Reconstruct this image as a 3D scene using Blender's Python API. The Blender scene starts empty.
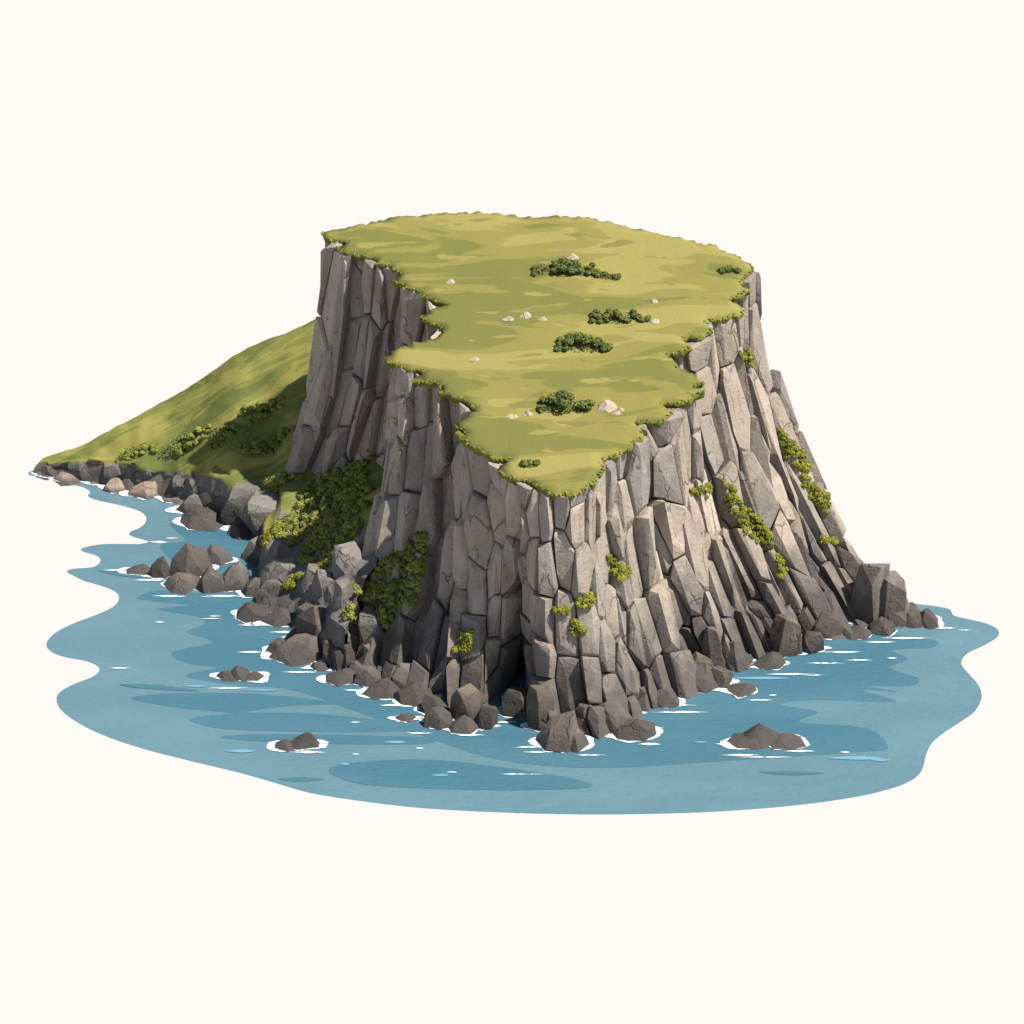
import bpy, bmesh, math, random
from mathutils import Vector, Matrix, noise
from mathutils.bvhtree import BVHTree
from mathutils.geometry import delaunay_2d_cdt

random.seed(7)
scene = bpy.context.scene
COL = scene.collection
R = math.radians

# ------------------------------------------------------------------ camera
PITCH, DIST, FPX = R(28), 200.0, 2000.0
CAM = Vector((0, -DIST * math.cos(PITCH), DIST * math.sin(PITCH)))
FW = Vector((0, math.cos(PITCH), -math.sin(PITCH)))
UP = Vector((0, math.sin(PITCH), math.cos(PITCH)))
RT = Vector((1, 0, 0))
cd = bpy.data.cameras.new('camera')
cam = bpy.data.objects.new('camera', cd)
COL.objects.link(cam)
cam.location = CAM
cam.rotation_euler = (R(90) - PITCH, 0, 0)
cd.angle = 2 * math.atan(512 / FPX)
cd.clip_start, cd.clip_end = 1, 3000
scene.camera = cam


def ray(px, py):
    return (FW * FPX + RT * (px - 512) + UP * (512 - py)).normalized()


def at_z(px, py, z=0.0):
    d = ray(px, py)
    return CAM + d * ((z - CAM.z) / d.z)


def at_y(px, py, y):
    d = ray(px, py)
    return CAM + d * ((y - CAM.y) / d.y)


Y_F, Z_F, SLOPE = -32.5, 19.1, 0.28      # the plateau: a plane rising away from its tip


def plateau_z(y):
    return Z_F + SLOPE * (y - Y_F)


def at_plateau(px, py):
    d = ray(px, py)
    t = (plateau_z(CAM.y) - CAM.z) / (d.z - SLOPE * d.y)
    return CAM + d * t


# ------------------------------------------------------------------ object helpers
def link(name, me, mat=None, parent=None):
    o = bpy.data.objects.new(name, me)
    COL.objects.link(o)
    if mat is not None:
        for m in (mat if isinstance(mat, (list, tuple)) else [mat]):
            me.materials.append(m)
    if parent is not None:
        o.parent = parent
    return o


def tag(o, label, cat, group=None, kind=None):
    o['label'] = label
    o['category'] = cat
    if group:
        o['group'] = group
    if kind:
        o['kind'] = kind
    return o


def mesh_from(name, verts, faces, smooth=False):
    me = bpy.data.meshes.new(name)
    me.from_pydata([tuple(v) for v in verts], [], faces)
    me.update()
    if smooth:
        me.polygons.foreach_set('use_smooth', [True] * len(me.polygons))
    return me


def face_attr(me, name, vals):
    a = me.attributes.new(name, 'FLOAT', 'FACE')
    a.data.foreach_set('value', vals)


# ------------------------------------------------------------------ material helpers
class NT:
    def __init__(self, name, rough=0.9, spec=0.2):
        self.m = bpy.data.materials.new(name)
        self.m.use_nodes = True
        self.t = self.m.node_tree
        self.b = self.t.nodes['Principled BSDF']
        self.b.inputs['Roughness'].default_value = rough
        self.b.inputs['Specular IOR Level'].default_value = spec

    def n(self, kind, **kw):
        nd = self.t.nodes.new(kind)
        for k, v in kw.items():
            setattr(nd, k, v)
        return nd

    def put(self, sock, v):
        if hasattr(v, 'is_linked'):
            self.t.links.new(v, sock)
        else:
            sock.default_value = v

    def coord(self):
        return self.n('ShaderNodeTexCoord').outputs['Object']

    def pos(self):
        return self.n('ShaderNodeNewGeometry').outputs['Position']

    def scale(self, vec, s, rot=(0, 0, 0)):
        m = self.n('ShaderNodeMapping')
        self.put(m.inputs['Vector'], vec)
        m.inputs['Scale'].default_value = s
        m.inputs['Rotation'].default_value = rot
        return m.outputs[0]

    def noise(self, vec, sc, detail=3, rough=0.5, dist=0.0):
        nd = self.n('ShaderNodeTexNoise')
        self.put(nd.inputs['Vector'], vec)
        nd.inputs['Scale'].default_value = sc
        nd.inputs['Detail'].default_value = detail
        nd.inputs['Roughness'].default_value = rough
        nd.inputs['Distortion'].default_value = dist
        return nd.outputs['Fac']

    def ramp(self, fac, stops):
        nd = self.n('ShaderNodeValToRGB')
        self.put(nd.inputs['Fac'], fac)
        el = nd.color_ramp.elements
        while len(el) < len(stops):
            el.new(0.5)
        for e, (p, c) in zip(el, stops):
            e.position = p
            e.color = (*c, 1) if len(c) == 3 else c
        return nd.outputs['Color']

    def mix(self, fac, a, b, mode='MIX'):
        nd = self.n('ShaderNodeMix', data_type='RGBA', blend_type=mode)
        self.put(nd.inputs[0], fac)
        self.put(nd.inputs[6], a if hasattr(a, 'is_linked') else (*a, 1))
        self.put(nd.inputs[7], b if hasattr(b, 'is_linked') else (*b, 1))
        return nd.outputs[2]

    def math(self, op, a, b=0.0, clamp=False):
        nd = self.n('ShaderNodeMath', operation=op, use_clamp=clamp)
        self.put(nd.inputs[0], a)
        self.put(nd.inputs[1], b)
        return nd.outputs[0]

    def maprange(self, v, a, b, c=0.0, d=1.0):
        nd = self.n('ShaderNodeMapRange')
        self.put(nd.inputs[0], v)
        for i, x in enumerate((a, b, c, d)):
            nd.inputs[i + 1].default_value = x
        return nd.outputs[0]

    def attr(self, name):
        return self.n('ShaderNodeAttribute', attribute_name=name).outputs['Fac']

    def bump(self, h, strength=0.3, dist=0.1):
        nd = self.n('ShaderNodeBump')
        self.put(nd.inputs['Height'], h)
        nd.inputs['Strength'].default_value = strength
        nd.inputs['Distance'].default_value = dist
        self.t.links.new(nd.outputs[0], self.b.inputs['Normal'])

    def color(self, c):
        self.put(self.b.inputs['Base Color'], c if hasattr(c, 'is_linked') else (*c, 1))
        return self.m


TAN, GREY, DARK = (0.352, 0.294, 0.242), (0.198, 0.179, 0.165), (0.062, 0.057, 0.054)


def rock_material(name, a, b, dark_top, attr=True):
    s = NT(name, 0.88, 0.25)
    p = s.pos()
    n1 = s.noise(p, 0.35, 4, 0.55)
    fac = s.math('ADD', s.math('MULTIPLY', n1, 1.1), -0.05)
    if attr:
        fac = s.math('ADD', fac, s.math('MULTIPLY', s.math('SUBTRACT', s.attr('tone'), 0.5), 0.8), True)
    c = s.mix(fac, a, b)
    # fine vertical weather streaks and pitted grain
    streak = s.noise(s.scale(p, (1.2, 1.2, 0.16)), 1.5, 4, 0.6)
    c = s.mix(s.maprange(streak, 0.56, 0.66, 0, 0.9), c, s.mix(1.0, c, (0.78, 0.77, 0.76), 'MULTIPLY'))
    grain = s.noise(p, 5.0, 5, 0.65)
    c = s.mix(s.maprange(grain, 0.25, 0.75, 0.0, 1.0), c, s.mix(1.0, c, (1.4, 1.38, 1.34), 'MULTIPLY'))
    pits = s.noise(s.scale(p, (1, 1, 0.7)), 2.2, 2, 0.5)
    c = s.mix(s.maprange(pits, 0.68, 0.71, 0, 1.0), c, s.mix(1.0, c, (0.6, 0.6, 0.6), 'MULTIPLY'))
    # hairline joints, running mostly upright
    wob = s.n('ShaderNodeVectorMath', operation='ADD')
    s.put(wob.inputs[0], s.scale(p, (0.60, 0.60, 0.13)))
    nv_ = s.n('ShaderNodeTexNoise')
    s.put(nv_.inputs['Vector'], p)
    nv_.inputs['Scale'].default_value = 0.8
    sc_ = s.n('ShaderNodeVectorMath', operation='SCALE')
    s.put(sc_.inputs[0], nv_.outputs['Color'])
    sc_.inputs['Scale'].default_value = 0.35
    s.put(wob.inputs[1], sc_.outputs[0])
    vo_ = s.n('ShaderNodeTexVoronoi', feature='DISTANCE_TO_EDGE')
    s.put(vo_.inputs['Vector'], wob.outputs[0])
    vo_.inputs['Scale'].default_value = 1.0
    crack = s.maprange(vo_.outputs['Distance'], 0.008, 0.035, 1.0, 0.0)
    crack = s.math('MULTIPLY', crack, s.maprange(s.noise(p, 0.33, 2), 0.50, 0.60))
    c = s.mix(s.math('MULTIPLY', crack, 0.75), c, s.mix(1.0, c, (0.3, 0.3, 0.3), 'MULTIPLY'))
    flake = s.n('ShaderNodeTexVoronoi', feature='F1')
    s.put(flake.inputs['Vector'], wob.outputs[0])
    flake.inputs['Scale'].default_value = 1.0
    fl = s.n('ShaderNodeSeparateColor')
    s.put(fl.inputs[0], flake.outputs['Color'])
    c = s.mix(fl.outputs[0], c, s.mix(1.0, c, (0.80, 0.79, 0.78), 'MULTIPLY'))
    # rock darker towards the waterline, with an uneven upper edge
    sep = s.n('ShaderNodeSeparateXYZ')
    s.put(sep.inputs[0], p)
    edge = s.math('ADD', sep.outputs['Z'], s.math('MULTIPLY', s.math('SUBTRACT', s.noise(s.scale(p, (1, 1, .5)), .5, 3), 0.5), -dark_top * 1.3))
    c = s.mix(s.maprange(edge, dark_top * 0.25, dark_top, 0.85, 0.0), c, DARK)
    h = s.math('ADD', s.math('MULTIPLY', s.noise(p, 1.6, 5, 0.6), 1.0), s.math('MULTIPLY', grain, 0.35))
    h = s.math('SUBTRACT', h, s.math('MULTIPLY', crack, 0.6))
    s.bump(h, 0.5, 0.25)
    return s.color(c)


def grass_material(name, vec_fn, cols, seed=0.0):
    """Blotches of paler and darker sward with crisp edges, plus fine grass grain."""
    s = NT(name, 0.95, 0.08)
    p = s.pos()
    v = vec_fn(s, p)
    n1 = s.noise(v, 1.0, 3, 0.55, 0.6)
    c = s.ramp(n1, [(0.0, cols[0]), (0.43, cols[0]), (0.45, cols[1]), (0.515, cols[1]), (0.53, cols[2]), (1, cols[2])])
    n2 = s.noise(v, 3.4, 3, 0.5, 0.3)
    c = s.mix(s.maprange(n2, 0.655, 0.665, 0, 0.8), c, cols[2])
    c = s.mix(s.maprange(n2, 0.345, 0.335, 0, 0.75), c, cols[0])
    g = s.noise(p, 6.0, 4, 0.7)
    c = s.mix(s.maprange(g, 0.3, 0.7, 0.0, 0.22), c, tuple(x * 0.45 for x in cols[0]))
    s.bump(g, 0.35, 0.12)
    return s.color(c)


G_DARK, G_MID, G_PALE = (0.146, 0.147, 0.042), (0.202, 0.186, 0.053), (0.256, 0.226, 0.072)

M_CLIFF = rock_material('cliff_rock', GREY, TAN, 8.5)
M_BOULDER = rock_material('boulder_rock', (0.068, 0.061, 0.056), (0.135, 0.112, 0.090), 1.6)
M_GREY = rock_material('grey_rock', (0.115, 0.109, 0.105), (0.172, 0.158, 0.144), 2.2)
M_DARK = rock_material('wet_rock', (0.045, 0.041, 0.039), (0.085, 0.072, 0.060), 1.0)
M_PINK = rock_material('rosy_rock', (0.20, 0.16, 0.133), (0.26, 0.21, 0.175), 0.5)
M_STONE = rock_material('pale_stone', (0.30, 0.25, 0.195), (0.38, 0.32, 0.25), 0.01)
M_TURF = grass_material('turf', lambda s, p: s.scale(p, (0.055, 0.21, 0.1)), (G_DARK, G_MID, G_PALE))


def leaf_material(name, a, b, c3):
    s = NT(name, 0.8, 0.15)
    t = s.attr('tone')
    c = s.ramp(t, [(0.0, a), (0.5, b), (1.0, c3)])
    c = s.mix(s.maprange(s.noise(s.pos(), 0.9, 2), 0.42, 0.58, 0, 0.55), c, b)
    s.b.inputs['Transmission Weight'].default_value = 0
    return s.color(c)


M_FRINGE = leaf_material('fringe_grass', (0.075, 0.090, 0.016), (0.135, 0.150, 0.024), (0.245, 0.235, 0.036))
M_BUSH = leaf_material('bush_leaf', (0.062, 0.086, 0.024), (0.104, 0.132, 0.034), (0.160, 0.185, 0.048))
M_SHRUB = leaf_material('shrub_leaf', (0.105, 0.130, 0.030), (0.180, 0.205, 0.042), (0.270, 0.280, 0.058))
M_LEDGE = leaf_material('ledge_grass', (0.110, 0.125, 0.018), (0.190, 0.195, 0.026), (0.290, 0.275, 0.040))


# ------------------------------------------------------------------ convex chunks
def hull_into(V, F, pts, mapfn=None):
    bm = bmesh.new()
    for p in pts:
        bm.verts.new(p)
    r = bmesh.ops.convex_hull(bm, input=bm.verts, use_existing_faces=False)
    junk = [v for v in bm.verts if not v.link_faces]
    if junk:
        bmesh.ops.delete(bm, geom=junk, context='VERTS')
    bmesh.ops.dissolve_limit(bm, angle_limit=R(4), verts=bm.verts, edges=bm.edges)
    bmesh.ops.recalc_face_normals(bm, faces=bm.faces)
    bm.verts.index_update()
    base = len(V)
    n0 = len(F)
    for v in bm.verts:
        V.append(mapfn(v.co) if mapfn else v.co.copy())
    for f in bm.faces:
        F.append([base + v.index for v in f.verts])
    bm.free()
    return len(F) - n0


def bevel(o, w, seg=1):
    m = o.modifiers.new('edges', 'BEVEL')
    m.width = w
    m.segments = seg
    m.limit_method = 'ANGLE'
    m.angle_limit = R(22)
    m.use_clamp_overlap = True


# ------------------------------------------------------------------ the cliff: wall lines
# (top edge pixel on the plateau, foot pixel at sea level or None)
KEYS = [
    ((315, 233), (258, 518)), ((350, 250), None), ((375, 259), None), ((392, 268), (335, 545)), ((400, 277), None),
    ((408, 286), None), ((438, 302), (392, 560)), ((425, 318), (385, 575)), ((434, 330), (380, 590)), ((405, 343), (352, 620)),
    ((389, 357), (332, 652)), ((415, 374), (362, 672)), ((437, 388), (392, 688)), ((458, 400), (415, 697)), ((469, 410), (428, 704)),
    ((460, 423), (440, 708)), ((464, 436), (450, 712)), ((490, 458), (482, 716)), ((500, 472), (500, 704)), ((522, 482), (520, 690)),
    ((545, 490), (545, 733)), ((572, 494), (592, 740)), ((603, 468), (640, 722)), ((643, 434), (690, 698)), ((638, 424), (697, 672)),
    ((676, 411), (726, 676)), ((706, 386), (772, 664)), ((678, 366), (770, 655)), ((672, 355), (776, 655)), ((712, 333), (806, 652)),
    ((706, 321), (808, 640)), ((744, 310), (842, 642)), ((735, 299), (848, 634)), ((752, 291), (866, 638)), ((743, 281), (872, 630)),
    ((756, 268), (893, 630)),
]
BACK = [(716, 246), (665, 234), (592, 219), (518, 213), (445, 211), (385, 218)]

tops = [at_plateau(*k[0]) for k in KEYS]
foots = [at_z(k[1][0], k[1][1] - (9 if k[1][1] > 600 else 0), 0) if k[1] else None for k in KEYS]
known = [i for i, f in enumerate(foots) if f is not None]
for i in range(len(foots)):
    if foots[i] is None:
        a = max(j for j in known if j < i)
        b = min(j for j in known if j > i)
        t = (i - a) / (b - a)
        foots[i] = foots[a].lerp(foots[b], t)
for px in BACK:
    p = at_plateau(*px)
    c = Vector((2, -12, 0))
    out = Vector((p.x - c.x, p.y - c.y, 0)).normalized()
    tops.append(p)
    foots.append(Vector((p.x, p.y, 0)) + out * 6.0)
NK = len(tops)
NVIS = len(KEYS)
# inset of the rock behind the turf edge
cen = sum((Vector((p.x, p.y, 0)) for p in tops), Vector()) / NK
INSET = 0.5


def outward(i):
    a, b = tops[(i - 1) % NK], tops[(i + 1) % NK]
    a2, b2 = tops[(i - 2) % NK], tops[(i + 2) % NK]
    t = (b - a) + (b2 - a2)
    n = Vector((t.y, -t.x, 0))
    return n.normalized()


wall_top = [tops[i] - outward(i) * INSET - Vector((0, 0, 0.3)) for i in range(NK)]
wall_foot = list(foots)
cum = [0.0]
for i in range(NK):
    j = (i + 1) % NK
    a = (wall_top[j] - wall_top[i]).length
    b = (wall_foot[j] - wall_foot[i]).length
    cum.append(cum[-1] + max(0.9, 0.55 * a + 0.45 * b))
UTOT = cum[-1]
VLEN = 27.0


# clefts: (key, half width, depth, where it starts and is full, 0 top to 1 sea)
GROOVES = [(19, 1.25, 6.0, 0.25, 0.7), (24, 1.3, 1.8, -0.1, 0.25), (28, 1.3, 1.6, -0.1, 0.3), (32, 1.0, 1.2, -0.1, 0.3), (7, 1.4, 1.0, -0.1, 0.3), (15, 1.2, 1.2, 0.0, 0.4)]
OUT = [outward(i) for i in range(NK)]


def wall_pt(u, v):
    """Point of the bare wall: u metres along it, v 0 at the turf to 1 at the sea."""
    u = u % UTOT
    i = 0
    lo, hi = 0, NK
    while hi - lo > 1:
        mid = (lo + hi) // 2
        if cum[mid] <= u:
            lo = mid
        else:
            hi = mid
    i = lo
    j = (i + 1) % NK
    t = (u - cum[i]) / (cum[i + 1] - cum[i])
    a = wall_top[i].lerp(wall_top[j], t)
    b = wall_foot[i].lerp(wall_foot[j], t)
    g = 0.12 * v + 0.88 * max(v, 0) ** 2.1
    q = Vector((a.x + (b.x - a.x) * g, a.y + (b.y - a.y) * g, a.z * (1 - v)))
    for k, wd, dep, v0, v1 in GROOVES:
        e = (u - cum[k]) / wd
        if abs(e) < 2.2:
            r = min(1, max(0, (v - v0) / (v1 - v0)))
            q -= OUT[k] * (dep * math.exp(-e * e * 1.6) * r * r * (3 - 2 * r))
    return q


def wall_n(u, v):
    e = 1.3
    tu = wall_pt(u + e, v) - wall_pt(u - e, v)
    tv = wall_pt(u, v + 0.06) - wall_pt(u, v - 0.06)
    n = tv.cross(tu)
    h = Vector((tu.y, -tu.x, 0))
    if n.dot(h) < 0:
        n = -n
    return n.normalized() if n.length > 1e-6 else h.normalized()


# ------------------------------------------------------------------ the cliff: blocks
def clip_poly(poly, p, q):
    """Keep the part of poly nearer to p than to q."""
    mx, my = (p[0] + q[0]) / 2, (p[1] + q[1]) / 2
    dx, dy = q[0] - p[0], q[1] - p[1]
    out = []
    for i in range(len(poly)):
        a, b = poly[i], poly[(i + 1) % len(poly)]
        da = (a[0] - mx) * dx + (a[1] - my) * dy
        db = (b[0] - mx) * dx + (b[1] - my) * dy
        if da <= 0:
            out.append(a)
        if (da < 0 < db) or (db < 0 < da):
            t = da / (da - db)
            out.append((a[0] + (b[0] - a[0]) * t, a[1] + (b[1] - a[1]) * t))
    return out


K = 0.31                                   # cells are three times taller than wide


def turf_z(x, y):
    return plateau_z(y) + 0.22 * noise.noise(Vector((x * 0.16, y * 0.16, 1.7))) + 0.07 * noise.noise(Vector((x * 0.6, y * 0.6, 4.1)))


seeds = []
u, ci = 0.0, 0
rg = random.Random(21)
while u < UTOT:
    back = u > cum[NVIS - 1] + 1.5
    w = rg.choice((1.0, 1.3, 1.6, 1.9, 2.4)) * rg.uniform(.88, 1.12) * (2.2 if back else 1.0)
    v = rg.uniform(-3.5, 0.5)
    while v < VLEN + 2:
        f = v / VLEN
        hgt = rg.choice((4.5, 6.5, 8.5, 11.0)) * rg.uniform(.85, 1.15) * (1 - 0.45 * max(0, f)) * (1.8 if back else 1.0)
        seeds.append((u + w / 2 + rg.uniform(-.28, .28), (v + hgt / 2) * K, ci))
        v += hgt
    u += w
    ci += 1
V, F, tone = [], [], []
col_d = [rg.uniform(-0.7, 0.75) for _ in range(ci + 1)]
for si, s in enumerate(seeds):
    poly = [(s[0] - 4, -0.02 * K), (s[0] + 4, -0.02 * K), (s[0] + 4, (VLEN + 1.2) * K), (s[0] - 4, (VLEN + 1.2) * K)]
    near = sorted((q for q in seeds if q is not s and abs(q[0] - s[0]) < 8 and abs(q[1] - s[1]) < 8),
                  key=lambda q: (q[0] - s[0]) ** 2 + (q[1] - s[1]) ** 2)[:22]
    for q in near:
        poly = clip_poly(poly, s, q)
        if len(poly) < 3:
            break
    if len(poly) < 3:
        continue
    P = [(x, y / K) for x, y in poly]
    cx = sum(x for x, y in P) / len(P)
    cy = sum(y for x, y in P) / len(P)
    x0, x1 = min(x for x, y in P), max(x for x, y in P)
    y0, y1 = min(y for x, y in P), max(y for x, y in P)
    w, h = x1 - x0, y1 - y0
    if w < 0.3 or h < 0.4:
        continue
    d0 = col_d[s[2]] + rg.uniform(-0.18, 0.2)
    f = cy / VLEN
    d0 = min(d0, 0.35 + 0.8 * f) - 0.1
    tilt = rg.uniform(0.012, 0.06) * (0.3 + 1.3 * max(f, 0))     # the head of a block stands proud of the slope
    side = rg.uniform(-0.22, 0.34) if cx > cum[20] else rg.uniform(-0.34, 0.22)
    ridge = rg.uniform(0.15, 0.65)
    if y0 < 1.2:
        ridge *= 0.5
    rx = cx + w * (rg.uniform(-0.42, -0.02) if cx > cum[20] else rg.uniform(-0.15, 0.42))

    def dep(x, y, d):
        return d + tilt * (cy - y) * 1.0 + side * (x - cx)
    pts = []
    gap = 0.03
    for x, y in P:
        k = 1 - gap / max(0.4, w * 0.5)
        qx, qy = cx + (x - cx) * k, cy + (y - cy) * (1 - 0.05 / max(0.6, h * 0.5))
        pts.append((qx, qy, -1.5))
        pts.append((qx, qy, dep(qx, qy, d0)))
        m = rg.uniform(0.74, 0.93)
        my = rg.uniform(0.88, 0.97)
        pts.append((cx + (x - cx) * m, cy + (y - cy) * my, dep(x, y, d0) + rg.uniform(0.14, 0.34)))
    for sgn, rr in ((-1, rg.uniform(.25, .42)), (1, rg.uniform(.25, .42))):
        yy = cy + sgn * h * rr
        pts.append((rx + rg.uniform(-.1, .1), yy, dep(rx, yy, d0) + 0.22 + ridge))

    def mp(c):
        v = c.y / VLEN
        p = wall_pt(c.x, v)
        n = wall_n(c.x, v)
        q = p + n * c.z
        if v <= 0.001:
            q.z = p.z
        q += Vector(noise.noise_vector(q * 0.45)) * 0.2
        if v < 0.15:
            q.z = min(q.z, turf_z(q.x, q.y) - 0.22 - 0.5 * max(0.0, -c.z))
        return q
    n = hull_into(V, F, [Vector(p) for p in pts], mp)
    tn = rg.random()
    tone += [min(1, max(0, tn + rg.uniform(-.12, .12))) for _ in range(n)]
# inner core closing the joints
nu, nv = int(UTOT / 0.9), 14
core0 = len(V)
for i in range(nu):
    for j in range(nv + 1):
        uu, vv = UTOT * i / nu, -0.0 + 1.03 * j / nv
        V.append(wall_pt(uu, vv) - wall_n(uu, vv) * 0.55 - Vector((0, 0, 0.5 if j == 0 else 0)))
for i in range(nu):
    for j in range(nv):
        a, b = core0 + i * (nv + 1) + j, core0 + ((i + 1) % nu) * (nv + 1) + j
        F.append([a, a + 1, b + 1, b])
        tone.append(0.2)
BV_CLIFF = BVHTree.FromPolygons(V, F)
cliff = bpy.data.objects.new('cliff', None)
COL.objects.link(cliff)
cliff.location = (2, -12, 0)
tag(cliff, 'flat topped headland of tall grey rock columns under sloping green turf', 'cliff')
CL = Vector(cliff.location)
me = mesh_from('rock_face', [v - CL for v in V], F)
face_attr(me, 'tone', tone)
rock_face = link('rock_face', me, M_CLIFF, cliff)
bevel(rock_face, 0.055)
CLIFF_V, CLIFF_F = V, F

# ------------------------------------------------------------------ the cliff: turf
TURF_PX = [
    (320, 231.5), (325, 237), (346, 241), (334, 247), (355, 253), (376, 258), (373, 262), (392, 264), (390, 268), (404, 271), (391, 279), (405, 285),
    (425, 291), (421, 295), (447, 302), (434, 307), (419, 316), (433, 322), (444, 328), (437, 334), (402, 344), (385, 356), (397, 365), (421, 371), (414, 377),
    (446, 385), (437, 392), (461, 400), (475, 409), (455, 422), (467, 433), (453, 426), (461, 441), (478, 449), (491, 457), (507, 459), (498, 471), (519, 480), (530, 482),
    (540, 487), (552, 493), (575, 494), (594, 482), (604, 469), (603, 459), (618, 452), (632, 445), (645, 431), (634, 421), (658, 421), (674, 411),
    (662, 402), (686, 401), (706, 388), (690, 386), (706, 382), (682, 368), (667, 355), (692, 349), (682, 339), (709, 335), (715, 330), (704, 321),
    (723, 317), (743, 312), (744, 307), (730, 299), (752, 291), (739, 281), (750, 274), (756, 267),
    (740, 257), (720, 246), (690, 239), (665, 233), (640, 228), (615, 222), (592, 218), (540, 214), (490, 211), (445, 210), (420, 213), (396, 216), (366, 223)]
rim = [at_plateau(*p) for p in TURF_PX]
# resample with a ragged edge
rag, acc = [], 0.0
for i in range(len(rim)):
    a, b = rim[i], rim[(i + 1) % len(rim)]
    L = (b - a).length
    k = max(1, int(L / 0.33))
    for q in range(k):
        p = a.lerp(b, q / k)
        t = (b - a).normalized()
        n = Vector((t.y, -t.x, 0))
        j = noise.noise(Vector((p.x * 1.1, p.y * 1.1, 3.0))) * 0.30 + random.uniform(-0.16, 0.22)
        rag.append(p + n * j)


def inside(poly, x, y):
    c = False
    j = len(poly) - 1
    for i in range(len(poly)):
        a, b = poly[i], poly[j]
        if (a[1] > y) != (b[1] > y) and x < (b[0] - a[0]) * (y - a[1]) / (b[1] - a[1]) + a[0]:
            c = not c
        j = i
    return c


ragxy = [(p.x, p.y) for p in rag]
pts = [Vector((p.x, p.y)) for p in rag]
edge_n = len(pts)
xs = [p[0] for p in ragxy]
ys = [p[1] for p in ragxy]
x = min(xs)
while x < max(xs):
    y = min(ys)
    while y < max(ys):
        qx, qy = x + random.uniform(-.2, .2), y + random.uniform(-.2, .2)
        if inside(ragxy, qx, qy) and min((qx - a) ** 2 + (qy - b) ** 2 for a, b in ragxy) > 0.16:
            pts.append(Vector((qx, qy)))
        y += 0.75
    x += 0.75
vo, eo, fo, ov, oe, of = delaunay_2d_cdt(pts, [(i, (i + 1) % edge_n) for i in range(edge_n)], [], 1, 1e-5)
V, F = [], []
rimset = set()
for i, p in enumerate(vo):
    z = turf_z(p.x, p.y)
    if any(k < edge_n for k in ov[i]):
        rimset.add(i)
        z -= 0.16
    V.append(Vector((p.x, p.y, z)))
F = [list(f) for f in fo]
# skirt under the lip
ecount = {}
for f in F:
    for k in range(len(f)):
        e = (f[k], f[(k + 1) % len(f)])
        ecount[tuple(sorted(e))] = ecount.get(tuple(sorted(e)), []) + [e]
low = {}
cxy = Vector((2, -12, 0))
bedges = [v[0] for v in ecount.values() if len(v) == 1]
nrm = {}
for a, b in bedges:
    t = (V[b] - V[a])
    n = Vector((t.y, -t.x, 0))
    for k in (a, b):
        nrm[k] = nrm.get(k, Vector()) + n
for a, b in bedges:
    for k in (a, b):
        if k not in low:
            n = nrm[k].normalized()
            d = random.uniform(0.25, 0.75)
            low[k] = len(V)
            V.append(V[k] - n * (0.25) - Vector((0, 0, d)))
top_n = len(F)
for a, b in bedges:
    F.append([a, low[a], low[b], b])
me = mesh_from('turf_cap', [v - CL for v in V], F, True)
turf_cap = link('turf_cap', me, [M_TURF, M_FRINGE], cliff)
me.polygons.foreach_set('material_index', [0] * top_n + [1] * (len(F) - top_n))
face_attr(me, 'tone', [0.5] * top_n + [random.uniform(0, .5) for _ in range(len(F) - top_n)])
TURF_V, TURF_F = V, F

# hanging fringe of grass along the rim
V, F, tone = [], [], []


def blade(V, F, tone, base, dirv, length, width, droop, tn):
    s = dirv.cross(Vector((0, 0, 1)))
    s = (s if s.length > 1e-3 else Vector((1, 0, 0))).normalized()
    i = len(V)
    mid = base + dirv * length * 0.55
    tip = base + dirv * length - Vector((0, 0, droop))
    V.extend([base - s * width / 2, base + s * width / 2, mid + s * width * 0.38, mid - s * width * 0.38, tip])
    F.append([i, i + 1, i + 2, i + 3])
    F.append([i + 3, i + 2, i + 4])
    tone.extend([tn, tn])


for i in range(len(rag)):
    a, b = rag[i], rag[(i + 1) % len(rag)]
    t = (b - a).normalized()
    n = Vector((t.y, -t.x, 0))
    for q in range(random.choice((1, 1, 2)) if n.y < 0.25 else 0):
        p = a.lerp(b, random.random()) - n * random.uniform(0.05, 0.35)
        p.z = turf_z(p.x, p.y) - 0.03
        yaw = Matrix.Rotation(random.uniform(-.7, .7), 3, 'Z')
        L = random.uniform(0.15, 0.42)
        blade(V, F, tone, p, (yaw @ n + Vector((0, 0, random.uniform(-.6, .02)))).normalized(), L, random.uniform(.16, .30),
              L * random.uniform(0.2, 0.8), random.uniform(0.15, 0.95))
me = mesh_from('grass_fringe', [v - CL for v in V], F)
face_attr(me, 'tone', tone)
link('grass_fringe', me, M_FRINGE, cliff)['kind'] = 'stuff'

# ------------------------------------------------------------------ hillside behind and the gully at its foot
T_H = 0.75


def ridge_from(p, px, py):
    d = ray(px, py)
    t = (p.z + T_H * (CAM.y - p.y) - CAM.z) / (d.z - T_H * d.y)
    return CAM + d * t


HCOL = []          # columns of points from shore to ridge
for px, sh, bl, zb, rd in [(34, 474, 468, 0.5, 464), (44, 476, 462, 1.0, 456), (75, 480, 461, 1.6, 446), (105, 485, 460, 2.3, 431), (135, 491, 466, 2.4, 415),
                           (168, 499, 470, 2.6, 397), (200, 510, 473, 3.2, 377), (232, 524, 484, 3.6, 356)]:
    a = at_z(px, sh, 0)
    b = at_z(px, bl, zb)
    HCOL.append([a, b, ridge_from(b, px + 3, rd)])
def on_wall(px, py, push):
    d = ray(px, py)
    return BV_CLIFF.ray_cast(CAM, d)[0] + Vector(push)


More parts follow.
